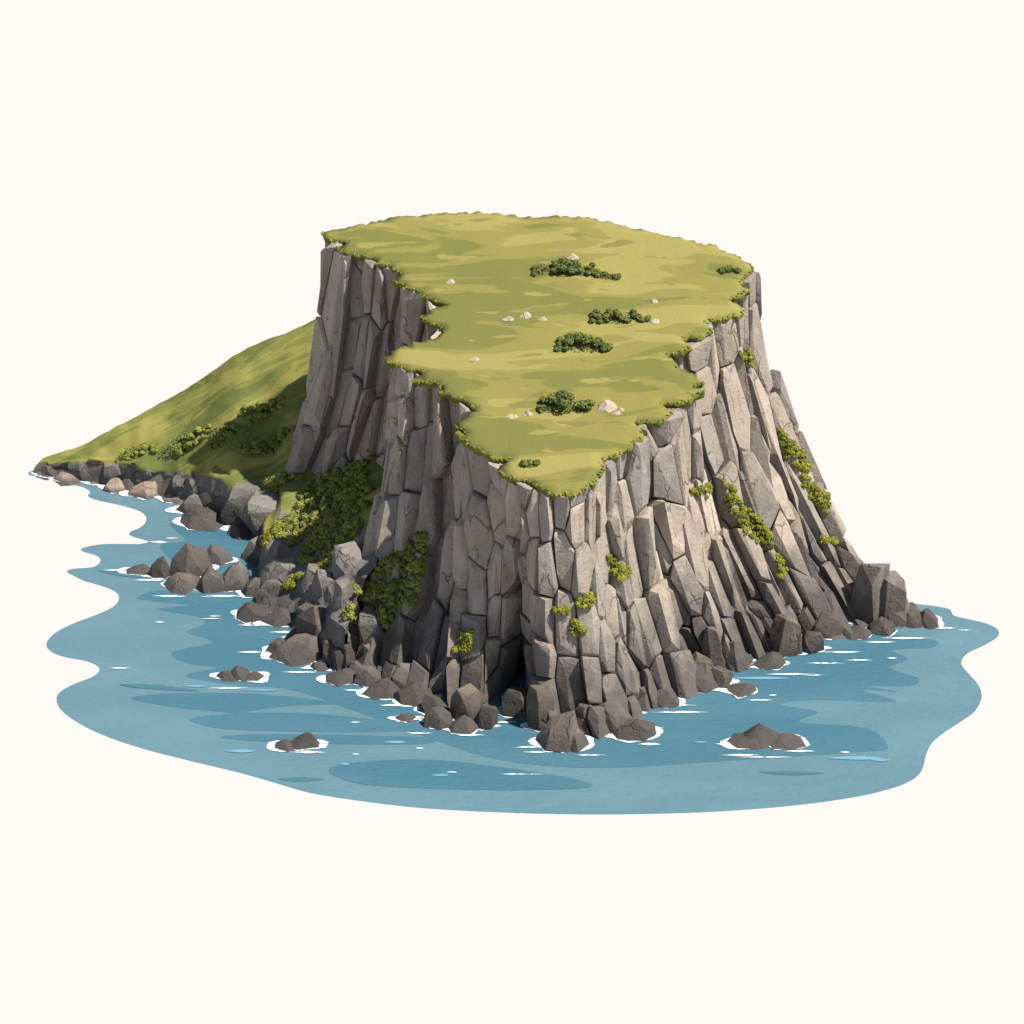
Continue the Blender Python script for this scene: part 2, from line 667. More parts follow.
for pl, ft, rp in [([(258, 545, 0), (262, 512, 2.4), (274, 486, 3.4)], None, (263, 341)),
                   ([(255, 598, 0), (268, 550, 2.8), (280, 515, 3.6)], (304, 476, (-1.0, 0, 0)), (298, 327)),
                   ([(278, 617, 0), (290, 566, 2.9), (300, 525, 4.0)], (316, 475, (0, 0.3, 0)), (332, 314)),
                   ([(298, 634, 0), (312, 585, 3.0), (322, 535, 4.6)], (335, 474, (0, 0.6, 0)), (335, 302)),
                   ([(325, 660, 0), (328, 615, 3.4), (338, 560, 5.6)], (362, 462, (0, 0.6, 0)), (355, 298)),
                   ([(345, 672, 0), (345, 630, 3.6)], (374, 500, (2.5, 0.5, 0)), (385, 296))]:
    c = [at_z(*p) for p in pl]
    if ft:
        c.append(on_wall(*ft))
    if pl[0][0] > 295:                            # these run out under the cliff
        f = c[-1]
        HCOL.append(c + [f + Vector((0.6, 5.5, -0.8)), Vector((f.x + 1.2, 10.8, 15.8 + (f.x + 17) * -0.55))])
    else:
        HCOL.append(c + [at_y(rp[0], rp[1], 10.8)])
NR = 40


def poly_at(pts, t):
    ls = [0]
    for a, b in zip(pts, pts[1:]):
        ls.append(ls[-1] + (b - a).length)
    d = t * ls[-1]
    for k in range(len(pts) - 1):
        if d <= ls[k + 1] + 1e-9:
            return pts[k].lerp(pts[k + 1], (d - ls[k]) / max(1e-6, ls[k + 1] - ls[k]))
    return pts[-1].copy()


def col_pts(c):
    # first row: under the water; shore-bluff segment gets a quarter of the rows
    lo = [c[0].lerp(c[1], k / 9) for k in range(10)]
    hi = [poly_at(c[1:], k / (NR - 10)) for k in range(1, NR - 9)]
    back = [hi[-1] + Vector((0, c[-1].z * 0.28 * k + 0.2 * k, -c[-1].z * 0.36 * k)) for k in (1, 2, 3)]
    pre = [c[0] + Vector((0, 0.05, -0.12))]
    return pre + lo + hi + back


base_cols = [col_pts(c) for c in HCOL]
SUB = 8
cols = []
for i in range(len(base_cols) - 1):
    for k in range(SUB):
        t = k / SUB
        c = []
        for j in range(len(base_cols[0])):
            p0 = base_cols[max(0, i - 1)][j]
            p1, p2 = base_cols[i][j], base_cols[i + 1][j]
            p3 = base_cols[min(len(base_cols) - 1, i + 2)][j]
            q = 0.5 * (2 * p1 + (p2 - p0) * t + (2 * p0 - 5 * p1 + 4 * p2 - p3) * t * t + (3 * p1 - p0 - 3 * p2 + p3) * t ** 3)
            c.append(q)
        cols.append(c)
cols.append(base_cols[-1])
V, F, mi = [], [], []
nj = len(cols[0])
for i, c in enumerate(cols):
    for j, p in enumerate(c):
        amp = 0.45 if 1 <= j <= 10 else 0.22
        q = p + Vector((0, -0.3, 1)) * amp * noise.noise(p * 0.28) + Vector((0, -.3, 1)) * 0.14 * noise.noise(p * 0.9)
        if 1 <= j <= 12 or (i > SUB * 8.6 and j < 20):
            cell = noise.cell_vector(Vector((q.x * 0.5, q.y * 0.35, q.z * 0.5)))
            q = q + Vector(((cell.x - .5) * 0.7, -(cell.y - .3) * 0.9, (cell.z - .5) * 0.5)) * min(1, max(0.15, q.z)) * (0.6 if i > SUB * 8.6 else 1)
        V.append(q)
for i in range(len(cols) - 1):
    for j in range(nj - 1):
        a, b = i * nj + j, (i + 1) * nj + j
        F.append([a, b, b + 1, a + 1])
        edge = 9.5 + 1.6 * noise.noise(Vector((i * 0.35, 2.2, 0)))
        rocky = j < edge
        if i > SUB * 8.8:
            rocky = j < 17 + 3 * noise.noise(Vector((i * .3, j * .2, 8)))
        mi.append(0 if rocky else 1)
HILL_V, HILL_F = V, F
p_a, p_b = HCOL[3][1], HCOL[8][-1]
hd = (HCOL[7][-1] - HCOL[1][-1]).normalized()
hn = Vector((0, -T_H, 1)).normalized()
hs = hd.cross(hn).normalized()


def hill_vec(s, p):
    cmb = s.n('ShaderNodeCombineXYZ')
    for k, (ax, sc) in enumerate(((hd, 0.085), (hs, 0.46), (hn, 0.1))):
        dp = s.n('ShaderNodeVectorMath', operation='DOT_PRODUCT')
        s.put(dp.inputs[0], p)
        dp.inputs[1].default_value = ax
        s.put(cmb.inputs[k], s.math('MULTIPLY', dp.outputs['Value'], sc))
    return cmb.outputs[0]


M_HILL = grass_material('hill_grass', hill_vec, ((0.128, 0.155, 0.044), (0.195, 0.202, 0.054), (0.268, 0.250, 0.070)))
me = mesh_from('hillside', V, F, True)
hill = link('hillside', me, [M_GREY, M_HILL])
me.polygons.foreach_set('material_index', mi)
me.polygons.foreach_set('use_smooth', [m == 1 for m in mi])
face_attr(me, 'tone', [0.4] * len(F))
tag(hill, 'long green hillside falling from the cliff to a rocky point in the sea', 'hillside', kind='structure')

# ------------------------------------------------------------------ sea
SEA_PX = [(28, 473), (43, 478), (62, 483), (82, 487), (90, 492), (88, 496), (96, 500), (123, 506), (141, 512), (146.5, 519), (141, 527), (130, 532), (131, 536),
          (144, 540), (148, 542), (138, 544), (105, 544), (86, 547), (81, 549.5), (84, 552), (97, 556), (100.5, 561), (93, 567), (72, 569), (67, 572), (76, 577), (84, 581),
          (98, 585), (114, 591), (119, 598), (114, 606), (98, 614), (72, 624), (55, 633), (46.5, 643), (50, 651), (64, 657), (85, 661), (97, 666), (99, 671), (92, 677),
          (74, 684), (60, 692), (56.5, 700), (61, 710), (75, 721), (100, 734), (140, 748), (190, 761), (240, 773), (275, 783), (310, 793), (360, 801), (420, 808), (500, 812.5), (580, 814.5),
          (650, 814), (720, 811.5), (790, 806), (850, 798), (890, 789), (912, 780), (922, 770), (926, 755), (932, 743), (945, 732), (962, 721), (975, 711), (981.5, 698),
          (979, 686), (970, 675), (963, 667), (961.5, 661), (968, 653), (985, 645), (996, 638), (999, 633), (996, 628), (985, 623), (968, 619), (955, 616), (952, 613), (949, 609), (935, 606), (917, 604),
          (880, 600), (800, 560), (700, 500), (600, 480), (450, 465), (300, 455), (150, 455), (60, 462)]


def smooth_loop(pts, k=4):
    out = []
    n = len(pts)
    for i in range(n):
        p0, p1, p2, p3 = (Vector(pts[(i + q) % n]) for q in (-1, 0, 1, 2))
        for s in range(k):
            t = s / k
            out.append(0.5 * (2 * p1 + (p2 - p0) * t + (2 * p0 - 5 * p1 + 4 * p2 - p3) * t * t + (3 * p1 - p0 - 3 * p2 + p3) * t ** 3))
    return out


def sheet(V, F, poly_px, z, k=4):
    b = len(V)
    loop = smooth_loop(poly_px, k) if k > 1 else [Vector(p) for p in poly_px]
    for p in loop:
        V.append(at_z(p.x, p.y, z))
    F.append(list(range(b, len(V))))


def water_material(name, c1, c2):
    s = NT(name, 0.22, 0.3)
    p = s.pos()
    n = s.noise(s.scale(p, (0.05, 0.22, 1)), 1.0, 3, 0.5, 0.4)
    c = s.mix(s.maprange(n, 0.44, 0.60), c1, c2)
    h = s.math('ADD', s.noise(s.scale(p, (0.45, 1.2, 1)), 1.0, 4, 0.55), s.math('MULTIPLY', s.noise(s.scale(p, (1.5, 3.5, 1)), 1.0, 3, 0.5), 0.35))
    s.bump(h, 0.42, 0.4)
    return s.color(c)


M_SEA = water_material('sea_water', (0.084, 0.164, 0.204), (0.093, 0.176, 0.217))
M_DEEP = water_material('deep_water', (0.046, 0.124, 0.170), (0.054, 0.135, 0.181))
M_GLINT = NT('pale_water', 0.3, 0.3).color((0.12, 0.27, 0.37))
s = NT('sea_foam', 0.9, 0.1)
s.put(s.b.inputs['Alpha'], s.maprange(s.noise(s.scale(s.pos(), (0.9, 2.0, 1)), 1.5, 5, 0.65), 0.36, 0.52, 0.15, 1.0))
M_FOAM = s.color(s.mix(s.maprange(s.noise(s.pos(), 2.5, 4), 0.4, 0.7), (0.66, 0.70, 0.72), (0.50, 0.60, 0.66)))

V, F, mi = [], [], []
sheet(V, F, SEA_PX, 0.0)
mi.append(0)
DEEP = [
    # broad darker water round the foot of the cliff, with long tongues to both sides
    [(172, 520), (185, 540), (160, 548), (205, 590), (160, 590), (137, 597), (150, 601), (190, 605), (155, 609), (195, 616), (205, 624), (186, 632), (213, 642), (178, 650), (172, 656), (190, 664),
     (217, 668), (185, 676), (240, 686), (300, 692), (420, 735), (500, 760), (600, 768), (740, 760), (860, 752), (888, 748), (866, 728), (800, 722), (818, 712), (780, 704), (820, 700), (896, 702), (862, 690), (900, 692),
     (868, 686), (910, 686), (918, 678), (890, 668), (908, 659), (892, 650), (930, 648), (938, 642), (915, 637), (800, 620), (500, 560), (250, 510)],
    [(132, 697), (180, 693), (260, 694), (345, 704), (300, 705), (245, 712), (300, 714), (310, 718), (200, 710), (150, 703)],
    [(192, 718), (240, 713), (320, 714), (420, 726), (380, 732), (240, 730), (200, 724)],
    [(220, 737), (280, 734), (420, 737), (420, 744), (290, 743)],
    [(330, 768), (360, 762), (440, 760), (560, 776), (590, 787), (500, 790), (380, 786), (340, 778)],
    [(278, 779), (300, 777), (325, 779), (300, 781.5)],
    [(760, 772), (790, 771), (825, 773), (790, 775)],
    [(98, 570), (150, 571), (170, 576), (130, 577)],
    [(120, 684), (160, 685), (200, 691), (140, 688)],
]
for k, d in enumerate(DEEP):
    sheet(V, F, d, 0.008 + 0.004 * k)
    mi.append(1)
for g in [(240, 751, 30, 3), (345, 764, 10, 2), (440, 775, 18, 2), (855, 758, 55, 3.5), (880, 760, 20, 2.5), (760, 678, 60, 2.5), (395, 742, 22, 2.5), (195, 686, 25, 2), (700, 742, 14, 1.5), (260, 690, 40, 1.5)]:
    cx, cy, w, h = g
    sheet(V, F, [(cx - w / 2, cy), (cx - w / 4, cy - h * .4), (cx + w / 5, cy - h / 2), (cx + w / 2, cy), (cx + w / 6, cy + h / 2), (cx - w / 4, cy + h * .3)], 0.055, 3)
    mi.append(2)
me = mesh_from('sea', V, F)
me.polygons.foreach_set('material_index', mi)
# a flat normal everywhere
sea = link('sea', me, [M_SEA, M_DEEP, M_GLINT])
for p in me.polygons:
    if p.normal.z < 0:
        p.flip()
tag(sea, 'calm blue sea with scalloped edges lapping round the rocks', 'sea', kind='structure')

# ------------------------------------------------------------------ surfaces to stand things on
BV_TURF = BVHTree.FromPolygons(TURF_V, TURF_F)
BV_HILL = BVHTree.FromPolygons(HILL_V, HILL_F)


def cast(px, py, trees):
    d = ray(px, py)
    best = None
    for t in trees:
        h = t.ray_cast(CAM, d)
        if h[0] is not None and (best is None or h[3] < best[3]):
            best = h
    z = at_z(px, py, 0)
    zd = (z - CAM).length
    if best is None or zd < best[3]:
        return z, Vector((0, 0, 1))
    n = best[1].copy()
    if n.dot(d) > 0:
        n = -n
    return best[0].copy(), n


# ------------------------------------------------------------------ rocks
FOAM_V, FOAM_F = [], []


def rock_points(w, d, h, rg, style):
    """Points of an angular stone: a few corners per level, so it keeps broad flat faces."""
    pts = []
    if style == 'b':                              # upright block
        rings = [(-0.30, 1.0, 5), (0.10, 1.0, 5), (0.70, 0.90, 4), (0.98, 0.62, 4)]
    elif style == 'f':                            # low and flat
        rings = [(-0.35, 1.06, 6), (0.03, 1.0, 6), (0.55, 0.60, 4), (0.97, 0.22, 3)]
    else:                                         # squat boulder
        rings = [(-0.35, 1.06, 6), (0.04, 1.0, 6), (0.58, 0.74, 4), (0.97, 0.32, 3)]
    lean = Vector((rg.uniform(-.2, .2) * w, rg.uniform(0.0, .15) * d, 0))
    off = rg.uniform(0, 6.28)
    for z, r, n in rings:
        for k in range(n):
            a = off + 6.283 * (k + rg.uniform(-.22, .22)) / n
            rr = r * rg.uniform(0.82, 1.06)
            zz = z * h + (rg.uniform(-.16, .10) * h if z > 0.3 else 0)
            pts.append(Vector((math.cos(a) * w / 2 * rr, math.sin(a) * d / 2 * rr, min(zz, 1.02 * h))) + lean * max(z, 0))
    return pts


def rock(name, px, bottom, w, h, mode, mat, style, label, cat, group, lumps=None, seed=0):
    """px/bottom/w/h describe the stone's outline in the photograph; it is built at its own spot and size."""
    rg = random.Random(int(px * 31 + bottom * 7 + seed))
    if mode == 'w':
        base = at_z(px, bottom, 0)
    else:
        base, _ = cast(px, bottom - h * 0.45, (BV_CLIFF, BV_HILL, BV_TURF))
    sc = FPX / ((base - CAM).dot(FW))
    W = w / sc * (1.0 if group == A else 1.2 if mode == 'w' else 1.5)
    D = W * (0.52 if group == A and w > 40 and style == 'f' else rg.uniform(0.75, 0.95))
    H = max((0.15 if style == 'f' else 0.30) * W, (h / sc - 0.40 * D * 0.47) / 0.883)
    if mode == 't':
        H *= 1.15
    if mode == 'w':
        pos = base + Vector((0, D * (0.12 if group == Hq else 0.42), 0))
        pos.z = 0
    else:
        back = Vector((0, 1, 0))
        pos = base + back * D * 0.28 - Vector((0, 0, H * 0.52))
    V, F, tn = [], [], []
    parts = lumps or [(0, 0, 1, 1, 1)]
    for (ox, oy, lw, ld, lh) in parts:
        n = hull_into(V, F, [p + Vector((ox * W, oy * D, 0)) for p in rock_points(W * lw, D * ld, H * lh, rg, style)],
                      lambda c: c + Vector(noise.noise_vector((c + Vector((px, bottom, 0))) * 0.6)) * 0.08 * min(1, W / 3))
        t0 = rg.random()
        tn += [min(1, max(0, t0 + rg.uniform(-.15, .15))) for _ in range(n)]
    if mode == 't':                               # sits partly bedded in the slope
        for v in V:
            if v.z < 0.1 * H:
                v.z -= 0.35 * H
    me = mesh_from(name, V, F)
    face_attr(me, 'tone', tn)
    o = link(name, me, mat)
    o.location = pos
    bevel(o, 0.010 * min(W, 3.0))
    tag(o, label, cat, group)
    if mode == 'w':
        foam_ring(pos, V, F, rg)
    return o


def foam_ring(pos, V, F, rg):
    """Broken foam lying round the stone's waterline."""
    c = Vector((pos.x, pos.y, 0.06))
    N = 40
    ring = [v for v in V]
    rads = []
    tree = BVHTree.FromPolygons(V, F)
    for k in range(N):
        a = 6.283 * k / N
        dx, dy = math.cos(a), math.sin(a)
        hit = tree.ray_cast(Vector((dx * 30, dy * 30, 0.06)), Vector((-dx, -dy, 0)))[0]
        rads.append(math.hypot(hit.x, hit.y) if hit is not None else 0.3)
    ph = rg.uniform(0, 100)
    outer = []
    for k in range(N):
        a = 6.283 * k / N
        n = noise.noise(Vector((math.cos(a) * 1.6 + ph, math.sin(a) * 1.6, ph)))
        wd = max(0.0, 0.06 + 0.42 * n) * (1.0 if math.sin(a) < 0.2 else 0.15)
        wd += abs(math.cos(a)) ** 8 * max(0, 1.3 * noise.noise(Vector((ph, math.cos(a) * 2, a * 1.3))) + 0.45)
        outer.append((rads[k] * 0.97 + wd, a))
    b = len(FOAM_V)
    for k in range(N):
        a = 6.283 * k / N
        FOAM_V.append(c + Vector((math.cos(a), math.sin(a), 0)) * rads[k] * 0.75)
        r, a = outer[k]
        FOAM_V.append(c + Vector((math.cos(a), math.sin(a), 0)) * r)
    for k in range(N):
        i, j = b + 2 * k, b + 2 * ((k + 1) % N)
        FOAM_F.append([i, i + 1, j + 1, j])


A = 'rocks off the shore'
Bq = 'boulders at the foot of the right wall'
Cq = 'boulders at the foot of the front corner'
Dq = 'boulders along the left foot of the cliff'
Eq = 'rocks of the left spit'
Hq = 'rocks along the hillside shore'
L3 = [(-.2, 0, .62, .8, .55), (-.02, .08, .6, .9, 1.0), (.24, -.04, .56, .8, .5)]
L2 = [(-.18, .05, .64, .9, 1.0), (.22, -.05, .56, .8, .62)]
L2R = [(.12, .05, .72, .9, 1.0), (-.2, -.03, .62, .8, .5)]
ROCKS = [
    # islets
    ('islet', 239, 683, 52, 14, 'w', M_DARK, 'f', 'low dark islet of three humps off the left boulders', A, L3),
    ('islet', 296, 752, 52, 17, 'w', M_DARK, 'f', 'dark peaked islet with foam skirt in the front left water', A, L2R),
    ('islet', 405, 723, 26, 7, 'w', M_DARK, 'f', 'smallest flat rock barely above water, left of the foamy heap', A, None),
    ('islet', 767, 752, 84, 20, 'w', M_DARK, 'f', 'widest islet, a broad dark hump alone in front right water', A, L3),
    ('islet', 742, 697, 37, 10, 'w', M_DARK, 'f', 'flat dark rock ringed by foam close to the right shore', A, None),
    ('sea_stack', 562, 752, 54, 37, 'w', M_BOULDER, 'r', 'squat angular stack standing in the water before the front corner', A, [(-.04, 0, .95, 1, 1), (.27, -.12, .5, .8, .6)]),
    # heap in front left
    ('boulder', 464, 722, 36, 32, 'w', M_BOULDER, 'b', 'pale topped upright boulder crowning the small heap in the water', A, None),
    ('boulder', 438, 730, 36, 22, 'w', M_DARK, 'r', 'rounded boulder at the left end of the small heap', A, None),
    ('boulder', 462, 736, 40, 18, 'w', M_BOULDER, 'f', 'low brown slab boulder at the front of the small heap', A, None),
    ('boulder', 485, 730, 26, 24, 'w', M_DARK, 'b', 'narrow dark boulder at the right end of the small heap', A, None),
    # front corner
    ('boulder', 612, 735, 44, 33, 'w', M_BOULDER, 'r', 'brown boulder right of the squat stack, leaning on the corner', Cq, None),
    ('boulder', 635, 742, 41, 20, 'w', M_DARK, 'r', 'smooth dark boulder with foam in front of the corner', Cq, None),
    ('boulder', 583, 731, 22, 28, 'w', M_BOULDER, 'b', 'upright block wedged behind the squat stack', Cq, None),
    ('boulder', 545, 731, 28, 44, 'w', M_BOULDER, 'b', 'tall block at the left side of the front corner foot', Cq, None),
    ('boulder', 520, 719, 34, 28, 'w', M_DARK, 'b', 'black pyramid boulder in the mouth of the dark cleft', Cq, None),
    ('boulder', 631, 716, 20, 15, 'w', M_DARK, 'r', 'little dark boulder tucked behind the foamy smooth boulder', Cq, None),
    ('boulder', 644, 708, 22, 20, 'w', M_BOULDER, 'r', 'small boulder between the corner and the brown wedge', Cq, None),
    # left foot of the cliff near the front
    ('boulder', 434, 716, 27, 21, 'w', M_DARK, 'r', 'dark boulder at the shore just behind the small heap', Dq, None),
    ('boulder', 411, 706, 40, 20, 'w', M_DARK, 'r', 'wide rounded boulder at the waterline below a pale topped one', Dq, None),
    ('boulder', 381, 701, 38, 19, 'w', M_DARK, 'f', 'dark wedge boulder pointing left, with foam before it', Dq, None),
    ('boulder', 404, 690, 38, 28, 'w', M_GREY, 'r', 'pale topped boulder above the dark wedge', Dq, None),
    ('boulder', 369, 688, 29, 20, 'w', M_BOULDER, 'r', 'rounded boulder with a foam line, left of the pale topped one', Dq, None),
    ('boulder', 339, 686, 35, 15, 'w', M_DARK, 'f', 'low dark boulder reaching left along the waterline', Dq, None),
    ('boulder', 356, 677, 20, 15, 'w', M_GREY, 'r', 'small grey ball of rock above the low dark boulder', Dq, None),
    ('boulder', 320, 672, 20, 9, 'w', M_DARK, 'f', 'tiny dark boulder right of the brown three boulder pile', Dq, None),
    ('boulder', 294, 666, 52, 24, 'w', M_BOULDER, 'r', 'biggest brown boulder of the pile on the left shore', Dq, None),
    ('boulder', 279, 655, 25, 16, 'w', M_DARK, 'r', 'dark boulder at the left of the brown pile', Dq, None),
    ('boulder', 297, 645, 26, 15, 'w', M_BOULDER, 'r', 'boulder resting at the back of the brown pile', Dq, None),
    ('boulder', 331, 666, 21, 24, 'w', M_DARK, 'b', 'dark upright boulder right of the brown pile', Dq, None),
    ('boulder', 344, 672, 23, 25, 'w', M_DARK, 'b', 'shadowy block between two grey boulders on the left shore', Dq, None),
    ('boulder', 250, 623, 34, 18, 'w', M_DARK, 'r', 'dark boulder with bright foam at the tip of the middle left shore', Dq, None),
    ('boulder', 279, 628, 35, 17, 'w', M_BOULDER, 'f', 'brown backed low boulder right of the foamy dark one', Dq, None),
    ('boulder', 373, 672, 24, 26, 't', M_GREY, 'r', 'grey rounded block over the shore under the second shrub patch', Dq, None),
    ('boulder', 345, 648, 17, 30, 't', M_GREY, 'b', 'slim upright grey block below the second shrub patch', Dq, None),
    ('boulder', 356, 657, 15, 24, 't', M_GREY, 'b', 'narrow wedge of grey rock pinched between larger blocks', Dq, None),
    ('boulder', 374, 650, 25, 36, 't', M_GREY, 'b', 'grey slab directly beneath the second shrub patch', Dq, None),
    ('boulder', 322, 650, 40, 46, 't', M_BOULDER, 'r', 'large dark rock bulging above the left shore pile', Dq, None),
    ('boulder', 308, 629, 25, 27, 't', M_GREY, 'r', 'grey rock beside the big dark bulge', Dq, None),
    ('boulder', 280, 616, 42, 30, 't', M_GREY, 'r', 'broad smooth grey rock sloping to the middle left shore', Dq, None),
    ('boulder', 308, 603, 18, 34, 't', M_GREY, 'b', 'left of two upright slabs under the first shrub patch', Dq, None),
    ('boulder', 326, 605, 20, 33, 't', M_GREY, 'b', 'right of two upright slabs under the first shrub patch', Dq, None),
    ('boulder', 345, 619, 20, 36, 't', M_GREY, 'b', 'tapering grey block left of the second shrub patch', Dq, None),
    ('boulder', 351, 584, 34, 34, 't', M_GREY, 'b', 'angular grey block at the foot of the leaning pillar', Dq, None),
    # right shore
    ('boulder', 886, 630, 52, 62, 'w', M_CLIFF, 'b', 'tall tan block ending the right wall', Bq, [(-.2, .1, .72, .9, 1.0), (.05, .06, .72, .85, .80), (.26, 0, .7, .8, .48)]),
    ('boulder', 921, 630, 41, 25, 'w', M_DARK, 'r', 'farthest right boulder, split in two, lying in the foam', Bq, L2),
    ('boulder', 883, 636, 27, 17, 'w', M_DARK, 'r', 'dark boulder before the tall tan end block', Bq, None),
    ('boulder', 858, 641, 31, 13, 'w', M_DARK, 'f', 'low dark boulder between two bigger ones on the right shore', Bq, None),
    ('boulder', 826, 640, 38, 28, 'w', M_DARK, 'r', 'rounded dark boulder in the recess of the right wall', Bq, None),
    ('boulder', 812, 654, 24, 21, 'w', M_DARK, 'b', 'sloping boulder ending a long foam streak on the right', Bq, None),
    ('boulder', 788, 659, 31, 43, 'w', M_BOULDER, 'b', 'tall cracked block of the right shore, beside the sloping boulder', Bq, None),
    ('boulder', 770, 671, 33, 16, 'w', M_DARK, 'f', 'flat dark boulder at the end of the foam below the cracked block', Bq, None),
    ('boulder', 738, 671, 32, 28, 'w', M_BOULDER, 'r', 'dome shaped boulder in the middle of the right shore', Bq, None),
    ('boulder', 715, 669, 22, 44, 'w', M_BOULDER, 'b', 'upright dark block left of the dome shaped boulder', Bq, None),
    ('boulder', 698, 692, 41, 27, 'w', M_DARK, 'r', 'large dark boulder in front of the right wall groove', Bq, None),
    ('boulder', 700, 678, 28, 24, 'w', M_BOULDER, 'r', 'boulder perched behind the large dark one by the groove', Bq, None),
    ('boulder', 719, 688, 24, 19, 'w', M_BOULDER, 'b', 'tilted boulder right of the large dark one by the groove', Bq, None),
    ('boulder', 674, 693, 21, 15, 'w', M_DARK, 'r', 'small dark boulder left of the groove boulders', Bq, None),
    ('boulder', 666, 709, 30, 19, 'w', M_BOULDER, 'r', 'brown wedge boulder with a long foam streak beside the corner', Bq, None),
    # left spit
    ('boulder', 137, 576, 26, 9, 'w', M_DARK, 'f', 'flat dark rock at the outer end of the left spit', Eq, None),
    ('boulder', 159, 579, 22, 22, 'w', M_DARK, 'r', 'dark boulder next to the outer end of the spit', Eq, None),
    ('boulder', 187, 580, 42, 33, 'w', M_BOULDER, 'r', 'highest boulder of the left spit, with a sunlit top', Eq, None),
    ('boulder', 181, 594, 42, 19, 'w', M_BOULDER, 'f', 'low brown boulder in front of the spit', Eq, None),
    ('boulder', 212, 594, 34, 24, 'w', M_BOULDER, 'r', 'rounded pale topped boulder in the middle front of the spit', Eq, None),
    ('boulder', 231, 592, 34, 28, 'w', M_GREY, 'r', 'smooth grey boulder right of the pale topped one on the spit', Eq, None),
    ('boulder', 217, 566, 30, 18, 'w', M_GREY, 'r', 'grey boulder behind the highest one of the spit', Eq, None),
    ('boulder', 256, 598, 31, 19, 'w', M_BOULDER, 'r', 'dark grey boulder at the inner waterline of the spit', Eq, None),
    ('boulder', 246, 549, 34, 22, 't', M_GREY, 'r', 'pointed grey rock at the inlet behind the spit', Eq, None),
    ('boulder', 256, 580, 42, 36, 't', M_GREY, 'b', 'largest grey block at the root of the spit', Eq, None),
    ('boulder', 279, 592, 28, 29, 't', M_GREY, 'r', 'grey boulder right of the spit root block', Eq, None),
    ('boulder', 281, 567, 17, 26, 't', M_GREY, 'b', 'small upright rock between the spit root and the shrubs', Eq, None),
    # hillside shore
    ('boulder', 51, 474, 24, 13, 'w', M_GREY, 'b', 'dark ledge at the far tip of the hillside', Hq, None),
    ('boulder', 75, 475, 27, 14, 'w', M_GREY, 'b', 'flat topped grey ledge next to the far tip', Hq, None),
    ('boulder', 98, 477, 28, 14, 'w', M_GREY, 'b', 'pale grey slab third along from the far tip', Hq, None),
    ('boulder', 122, 480, 30, 18, 'w', M_GREY, 'b', 'grey slab under the grass above the first rosy boulders', Hq, None),
    ('boulder', 48, 474.5, 23, 5, 'w', M_PINK, 'f', 'thin rosy slab lying at the far tip waterline', Hq, None),
    ('boulder', 73, 479, 35, 8, 'w', M_PINK, 'f', 'long rosy slab in the foam near the far tip', Hq, None),
    ('boulder', 100, 482, 25, 8, 'w', M_PINK, 'f', 'small rosy boulder under the pale grey slab', Hq, None),
    ('boulder', 115, 490, 25, 14, 'w', M_PINK, 'r', 'brown rosy boulder rising behind a foam line on the hillside shore', Hq, None),
    ('boulder', 131, 487, 24, 18, 'w', M_GREY, 'r', 'slanting grey rock between two rosy boulders', Hq, None),
    ('boulder', 145, 494, 36, 14, 'w', M_PINK, 'r', 'broad rosy brown boulder at the middle of the hillside shore', Hq, None),
    ('boulder', 154, 489, 28, 19, 'w', M_GREY, 'b', 'grey block over the broad rosy brown boulder', Hq, None),
    ('boulder', 180, 499, 38, 13, 'w', M_PINK, 'f', 'last rosy slab before the pale fractured rock', Hq, None),
    ('boulder', 191, 489, 44, 26, 'w', M_GREY, 'b', 'big grey rock reaching up into the grass mid shore', Hq, None),
    ('boulder', 192, 511, 28, 20, 'w', M_GREY, 'r', 'pale brown rock at the waterline left of the black one', Hq, None),
    ('boulder', 213, 506, 38, 26, 'w', M_STONE, 'b', 'palest fractured rock of the hillside shore', Hq, None),
    ('boulder', 205, 523, 50, 20, 'w', M_DARK, 'f', 'black wedge of rock in the foam of the inlet', Hq, None),
    ('boulder', 240, 518, 38, 32, 't', M_GREY, 'b', 'big slanting grey slab right of the palest rock', Hq, None),
    ('boulder', 241, 529, 25, 16, 'w', M_DARK, 'r', 'dark rock at the inlet under the slanting slabs', Hq, None),
    ('boulder', 268, 526, 42, 27, 't', M_GREY, 'b', 'smooth grey slab below the grass at the inlet head', Hq, None),
]
for r in ROCKS:
    nm, px, bt, w, h, mode, mat, st, lab, grp, lumps = r
    rock(nm, px, bt, w, h, mode, mat, st, lab, {'islet': 'islet', 'sea_stack': 'sea stack', 'boulder': 'boulder'}[nm], grp, lumps)

STONES = [
    (573, 260, 15, 6, 'r', 'pale stone behind the farthest bush on the plateau'),
    (450, 284, 12, 5, 'r', 'lone pale stone on the grass nearest the upper left rim'),
    (525, 318, 15, 6, 'r', 'largest of three stones in a row in the middle of the turf'),
    (508, 321, 14, 4, 'f', 'flat stone left of the largest in the mid turf row'),
    (542, 321, 11, 4, 'f', 'little stone right of the largest in the mid turf row'),
    (655, 303, 10, 4, 'f', 'single small stone above the second bush'),
    (654, 324, 14, 5, 'f', 'flat pale stone right of the second bush'),
    (474, 361, 12, 4, 'f', 'brown stone on the turf just behind the jutting left pillar'),
    (512, 418, 14, 4, 'f', 'flat creamy stone left of the front bush'),
    (527, 416, 12, 5, 'f', 'pointed creamy stone close left of the front bush'),
    (607, 411, 24, 10, 'r', 'biggest stone on the plateau, grey and split, right of the front bush'),
    (621, 411, 9, 4, 'f', 'pebble like pale stone behind the tiny one by the biggest stone'),
    (617, 415, 10, 4, 'f', 'tiny pale stone before the biggest stone'),
    (314, 507, 10, 8, 'r', 'cream boulder half hidden by shrubs below the far wall'),
    (324, 505, 10, 9, 'b', 'small pale slab stuck in shrubs beside the cream boulder'),
]
